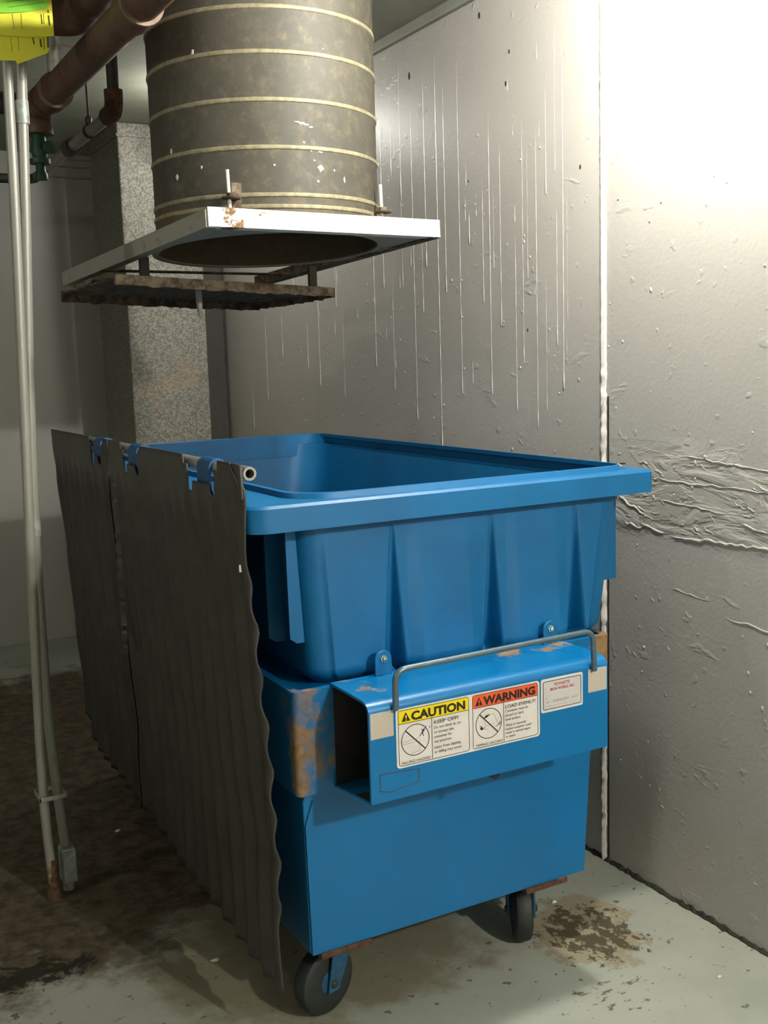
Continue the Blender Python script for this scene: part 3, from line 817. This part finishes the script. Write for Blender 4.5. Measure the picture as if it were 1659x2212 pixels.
# ------------------------------------------------------------------ galvanised duct and dark column behind the dumpster
DU = thing('air_duct', 'square galvanised sheet metal duct standing behind the dumpster', 'duct', (1.7, 5.7, 0))
obj('duct_casing', add_box(BM(), (1.487, 5.30, 0), (1.885, 5.84, ZC-.001)), M['galv'], DU, bevel=.006)
for z in (.5, 2.62):
    bm = BM(); add_rings(bm, [rrect(1.487-e, 5.30-e, 1.885+e, 5.84, R4(.004), zz_, 2) for e, zz_ in ((0, z), (.008, z), (.008, z+.014), (0, z+.014))], loop=True)
    obj('duct_seam', bm, M['galv'], DU)
CO = tag(obj('dark_column', add_box(BM(), (1.886, 5.40, 0), (2.032, 5.75, ZC-.001)), M['column'], bevel=.02), 'dark column between the galvanised duct and the right wall', 'column')  # plain dark box filling the strip beside the duct

# ------------------------------------------------------------------ conduits at the left
def conduit(name, label, pts, r, couple=None):
    t = thing(name, label, 'conduit', (pts[-1][0], pts[-1][1], 0), 'electrical conduits at the left')
    bm = BM(); add_tube(bm, bend(pts, .12, 6), r, 16); obj('pipe', bm, M['conduit'], t, smooth=True)
    for z in couple or []:
        x = next(a[0]+(b[0]-a[0])*(z-a[2])/(b[2]-a[2]) for a, b in zip(pts[:-1], pts[1:]) if b[2] <= z <= a[2])
        bm = BM(); add_lathe(bm, (x, pts[0][1], z-.03), (0, 0, 1), [(0, r), (0, r+.003), (.06, r+.003), (.06, r)], 16); obj('coupling', bm, M['zbox'], t, smooth=True)
    return t
c1 = conduit('conduit', 'left of two conduits, straight with a rusty foot', [(0.5869, 3.073, ZC-.001), (0.5759, 3.073, 2.017), (0.5481, 3.073, 1.1), (0.5304, 3.073, .45), (0.5294, 3.073, .25), (0.5402, 3.073, .001)], .0137)
bm = BM(); add_lathe(bm, (0.5402, 3.073, 0), (0, 0, 1), [(0, .024), (.02, .022), (.05, .0155), (.12, .0152)], 16); obj('rusty_foot', bm, M['rust'], c1, smooth=True)['label'] = 'rusted foot of the pipe'
c2 = conduit('conduit', 'right of two conduits, bent outward above a box at the floor', [(0.6395, 3.112, ZC-.001), (0.6083, 3.112, 1.954), (0.5821, 3.112, 1.459), (0.5670, 3.112, 1.05), (0.5649, 3.112, .55), (0.5770, 3.112, .30), (0.5881, 3.112, .13)], .0146, (1.09, 2.21))
bm = BM(); add_box(bm, (.568, 3.078, .028), (.612, 3.132, .135)); bx = obj('conduit_box', bm, M['zbox'], c2, bevel=.006)
bm = BM(); add_box(bm, (.571, 3.073, .034), (.609, 3.0785, .128)); obj('box_cover', bm, M['zbox'], bx, bevel=.002)
bm = BM(); add_lathe(bm, (.588, 3.108, 0), (0, 0, 1), [(0, .016), (.03, .015)], 14); obj('floor_nipple', bm, M['zbox'], c2, smooth=True)
bm = BM()
add_box(bm, (.514, 3.048, .304), (.590, 3.054, .316)); add_box(bm, (.514, 3.127, .304), (.590, 3.132, .316)); add_box(bm, (.514, 3.048, .304), (.5195, 3.132, .316)); add_box(bm, (.586, 3.048, .304), (.5915, 3.132, .316))
tag(obj('pipe_strap', bm, M['zbox'], bevel=.001), 'thin metal strap tying the two conduits together near the floor', 'strap')

# ------------------------------------------------------------------ pipes under the ceiling at the left
P1 = thing('drain_pipe', 'long brown iron pipe running back under the ceiling beside the chute', 'pipe', (.83, 3.2, 2.40))
bm = BM(); add_tube(bm, [(.846, 2.0, 2.40), (.840, 2.642, 2.40), (.834, 3.155, 2.40), (.830, 3.568, 2.40), (.822, 3.76, 2.40)], .046, 24); obj('pipe', bm, M['iron'], P1, smooth=True)
for y in (2.70, 3.62):
    bm = BM(); add_lathe(bm, (.8395-(y-2.7)*.0105, y, 2.40), (-.0105, 1, 0), [(0, .044), (0, .052), (.010, .054), (.09, .054), (.10, .052), (.10, .044)], 24)
    cp = obj('coupling', bm, M['iron'], P1, smooth=True)
    bm = BM(); add_lathe(bm, (.8395-(y-2.7)*.0105, y-.004, 2.40), (-.0105, 1, 0), [(0, .046), (0, .0555), (.009, .0565), (.011, .046)], 24); obj('joint_ring', bm, M['rim_light'], cp, smooth=True)
bm = BM(); add_tube(bm, bend([(.823, 3.74, 2.40), (.817, 3.87, 2.398), (.817, 3.87, 2.31)], .08, 8), .050, 20); obj('elbow', bm, M['iron'], P1, smooth=True)
bm = BM(); add_tube(bm, [(.81, 3.85, 2.40), (.2, 3.88, 2.40)], .036, 16); obj('branch_pipe', bm, M['dark'], P1, smooth=True)
bm = BM(); add_lathe(bm, (.817, 3.87, 2.33), (0, 0, -1), [(0, .033), (.016, .033), (.016, .022), (.042, .024), (.075, .030), (.10, .022), (.10, .034), (.116, .034), (.116, .016), (.14, .016), (.15, .022), (.168, .022)], 20); vl = obj('valve', bm, M['green'], P1, smooth=True)
bm = BM(); add_lathe(bm, (.832, 3.845, 2.262), (.3, -.7, 0), [(0, .010), (.014, .010), (.014, .022), (.022, .022)], 14); obj('valve_handle', bm, M['green'], vl, smooth=True)
P2 = thing('drain_pipe', 'short thick brown pipe with a flared collar behind the yellow tags', 'pipe', (.80, 3.1, 2.53))
bm = BM(); add_tube(bm, bend([(.79, 2.3, 2.532), (.825, 3.1, 2.53), (.834, 3.32, 2.53), (.45, 3.33, 2.53)], .06, 8), .050, 22); obj('pipe', bm, M['iron'], P2, smooth=True)
bm = BM(); add_lathe(bm, (.815, 2.86, 2.531), (.043, 1, 0), [(0, .05), (0, .060), (.22, .060), (.25, .058), (.28, .052)], 24); cp = obj('collar', bm, M['iron'], P2, smooth=True)
bm = BM(); add_lathe(bm, (.8148, 2.855, 2.531), (.043, 1, 0), [(0, .052), (0, .064), (.010, .064), (.012, .05)], 24); obj('joint_ring', bm, M['rim_light'], cp, smooth=True)
tag(obj('riser_pipe', add_tube(BM(), [(.822, 3.58, ZC-.001), (.822, 3.58, 2.44)], .024, 16), M['greypipe'], smooth=True), 'short grey riser pipe standing on the long brown pipe', 'pipe')
P3 = thing('water_pipe', 'thin grey pipe with rusty elbow below the long brown pipe', 'pipe', (1.08, 4.5, 2.4))
bm = BM(); add_tube(bm, [(1.08, 3.90, 2.405), (1.078, 4.5, 2.402), (1.08, 5.26, 2.398)], .021, 16); obj('pipe', bm, M['greypipe'], P3, smooth=True)
bm = BM(); add_tube(bm, bend([(1.08, 3.95, 2.405), (1.08, 3.86, 2.405), (1.08, 3.86, 2.475)], .05, 8), .033, 16); obj('elbow', bm, M['rust'], P3, smooth=True)['label'] = 'rusty elbow'
bm = BM(); add_tube(bm, [(1.08, 3.86, 2.46), (1.08, 3.86, ZC-.001)], .021, 14); obj('riser', bm, M['dark'], P3, smooth=True)
bm = BM(); add_lathe(bm, (1.078, 4.47, 2.402), (0, 1, 0), [(0, .022), (0, .032), (.012, .034), (.08, .034), (.09, .032), (.09, .022)], 18); obj('coupling', bm, M['dark'], P3, smooth=True)
bm = BM(); add_tube(bm, bend([(1.08, 5.2, 2.398), (1.08, 5.28, 2.398), (.4, 5.32, 2.39)], .05, 8), .022, 14); obj('branch', bm, M['dark'], P3, smooth=True)
HG = thing('pipe_hanger', 'thin hanger rod with a ring holding the thin grey pipe', 'hanger', (1.075, 4.205, 2.43))
bm = BM(); add_tube(bm, [(1.072, 4.2, ZC-.001), (1.076, 4.205, 2.455)], .004, 8); obj('rod', bm, M['dark'], HG)
bm = BM(); add_lathe_loop(bm, (1.078, 4.198, 2.404), (0, 1, 0), [(0, .0225), (0, .027), (.014, .027), (.014, .0225)], 20); add_lathe(bm, (1.076, 4.205, 2.43), (0, 0, 1), [(0, .012), (.02, .014), (.03, .006)], 10); obj('ring', bm, M['dark'], HG)
for pts, lab in (([(1.31, 2.665), (1.65, 2.66), (1.98, 2.665)], 'highest pale wire strung along the far wall below the ceiling'),
                 ([(1.30, 2.635), (1.42, 2.622), (1.55, 2.62), (1.62, 2.64)], 'middle pale wire ending beside the galvanised duct'),
                 ([(1.315, 2.572), (1.46, 2.562), (1.60, 2.568)], 'lowest pale wire sagging along the far wall')):
    bm = BM(); add_tube(bm, bend([(a, 6.196, b) for a, b in pts], .1, 5), .0045, 8)
    tag(obj('wire', bm, M['wire'], smooth=True), lab, 'wire', 'wires on the far wall')

# ------------------------------------------------------------------ paper tags tied round the conduits
TY = 3.04; k_ = TY/2.9
def tagplate(name, label, pts, y, mat, marks, ink, bow=.0):
    bm = BM()
    def P(a, b, t): return Vector((a*k_, y+t+bow*math.sin((a-.54)*25), 1.52+(b-1.52)*k_))
    add_rings(bm, [[P(a, b, 0) for a, b in pts], [P(a, b, .0012) for a, b in pts]], True, True)
    o = tag(obj(name, bm, mat), label, 'tag', 'paper tags on the conduits')
    for nm, side in (('printed_text', [q for q in marks if q[0] > .61]), ('printed_lines', [q for q in marks if q[0] <= .61])):
      bm = BM()
      for (a0, b0, a1, b1, w) in side:
        u = Vector((a1-a0, b1-b0)); nn = Vector((-u.y, u.x)).normalized()*w/2
        bm.faces.new([bm.verts.new(P(*q, -.0008)) for q in ((a0+nn.x, b0+nn.y), (a1+nn.x, b1+nn.y), (a1-nn.x, b1-nn.y), (a0-nn.x, b0-nn.y))])
      if side: obj(nm, bm, ink, o)
    return o
tagplate('paper_tag', 'yellow paper tag, lower of two, hanging on the conduits', [(.50, 2.50), (.655, 2.50), (.655, 2.323), (.65, 2.313), (.573, 2.278), (.571, 2.287), (.541, 2.284), (.50, 2.283)], TY,
         M['tag_y'], [(.653, 2.352, .652, 2.326, .004), (.634, 2.345, .635, 2.325, .004), (.643, 2.35, .642, 2.32, .0015), (.616, 2.346, .618, 2.33, .003), (.58, 2.345, .58, 2.31, .001), (.562, 2.34, .564, 2.305, .001)], M['ink'])
tagplate('paper_tag', 'yellow paper tag, upper of two, with printed columns', [(.49, 2.56), (.667, 2.56), (.6675, 2.354), (.60, 2.345), (.49, 2.34)], TY-.006,
         M['tag_y'], [(.657, 2.402, .658, 2.378, .004), (.657, 2.415, .657, 2.408, .003), (.639, 2.403, .64, 2.379, .0025), (.645, 2.405, .645, 2.38, .001), (.59, 2.398, .59, 2.362, .001), (.569, 2.396, .571, 2.36, .001)], M['ink'])
tagplate('paper_tag', 'green paper slip in front of the yellow tags', [(.48, 2.58), (.656, 2.58), (.655, 2.418), (.60, 2.402), (.55, 2.394), (.48, 2.39)], TY-.012,
         M['tag_g'], [(.555, 2.42, .645, 2.441, .001), (.56, 2.408, .648, 2.43, .001), (.565, 2.428, .63, 2.443, .0012)], M['ink_g'])
tag(obj('cable_tie', add_tube(BM(), bend([(.56, 3.02, 2.50), (.69, 3.02, 2.50), (.69, 3.13, 2.505), (.55, 3.13, 2.505), (.55, 3.02, 2.50)], .02, 4), .002, 6), M['dark']), 'dark tie looped round the conduits above the tags', 'tie')

# ------------------------------------------------------------------ litter on the floor
for (x, y, s, lab) in ((.82, 3.427, .012, 'pale scrap of litter on the dark floor beside the hanging lids'), (1.747, 2.287, .009, 'white crumb on the floor just behind the right caster'),
                       (.826, 2.507, .012, 'small tan scrap on the floor below the lid edge'), (1.86, 1.78, .007, 'white speck on the pale floor near the right wall')):
    bm = BM(); r_ = random.Random(int(x*1000)); pts = [(s*(.7+.5*r_.random())*math.cos(2*PI*k/7), s*.7*(.7+.5*r_.random())*math.sin(2*PI*k/7)) for k in range(7)]
    rings = [[Vector((x+a*q, y+b*q, z)) for a, b in pts] for q, z in ((1, .0003), (.95, .003), (.5, .005))]
    add_rings(bm, rings, True, True); tag(obj('litter_scrap', bm, M['paper']), lab, 'litter', 'litter on the floor')

# ------------------------------------------------------------------ lamps
def bulkhead(name, label, loc, power, drop=.115):
    t = thing(name, label, 'lamp', loc)
    bm = BM(); add_lathe(bm, (loc[0], loc[1], ZC-.001), (0, 0, -1), [(0, .09), (.02, .09), (.03, .07), (.05, .045), (.07, .045)], 24); obj('housing', bm, M['lamp_body'], t, smooth=True)
    bm = BM(); add_sphere(bm, (loc[0], loc[1], ZC-drop), .055, 20, 14, 1, 1, 1.1); obj('bulb', bm, glow('lamp_glow', power/(4*PI*PI*.055*.055)), t, smooth=True)
    return t
bulkhead('unseen_lamp', 'bulb lamp on the ceiling close to the right wall', (1.64, 1.85, ZC), 90)
bulkhead('unseen_lamp', 'bulb lamp on the ceiling behind the camera near the right wall', (1.84, -1.55, ZC), 215)
bulkhead('unseen_lamp', 'added fill bulb on the ceiling over the left of the room', (-1.2, 2.6, ZC), 14)  # added fill, lifts the left side, far wall and lids
bulkhead('unseen_lamp', 'added bulb hidden behind the chute, brightening the far wall and duct', (1.64, 4.5, ZC), 12)  # added out of sight to light the far wall and duct
w = bpy.data.worlds.new('world'); sc.world = w; w.use_nodes = True
w.node_tree.nodes['Background'].inputs[0].default_value = (.5, .5, .5, 1); w.node_tree.nodes['Background'].inputs[1].default_value = 0

# ------------------------------------------------------------------ camera
f, pitch, roll, yaw = 2330., math.radians(8.0), math.radians(1.75), math.radians(28.5)
d = Vector((math.sin(yaw)*math.cos(pitch), math.cos(yaw)*math.cos(pitch), -math.sin(pitch)))
r = Vector((math.cos(yaw), -math.sin(yaw), 0)); u = r.cross(d)
r2 = r*math.cos(roll)-u*math.sin(roll); u2 = u*math.cos(roll)+r*math.sin(roll)
cam = bpy.data.cameras.new('camera'); co = bpy.data.objects.new('camera', cam); C.objects.link(co)
co.matrix_world = Matrix(((r2.x, u2.x, -d.x, 0), (r2.y, u2.y, -d.y, 0), (r2.z, u2.z, -d.z, 1.52), (0, 0, 0, 1)))
cam.sensor_fit = 'VERTICAL'; cam.sensor_height = 24; cam.lens = 24*f/2212; cam.clip_start = .02
sc.camera = co
vs = sc.view_settings; vs.view_transform = 'Standard'; vs.look = 'None'; vs.gamma = 1; vs.exposure = 0.45; vs.use_curve_mapping = False
sc.cycles.max_bounces = 8; sc.cycles.diffuse_bounces = 5
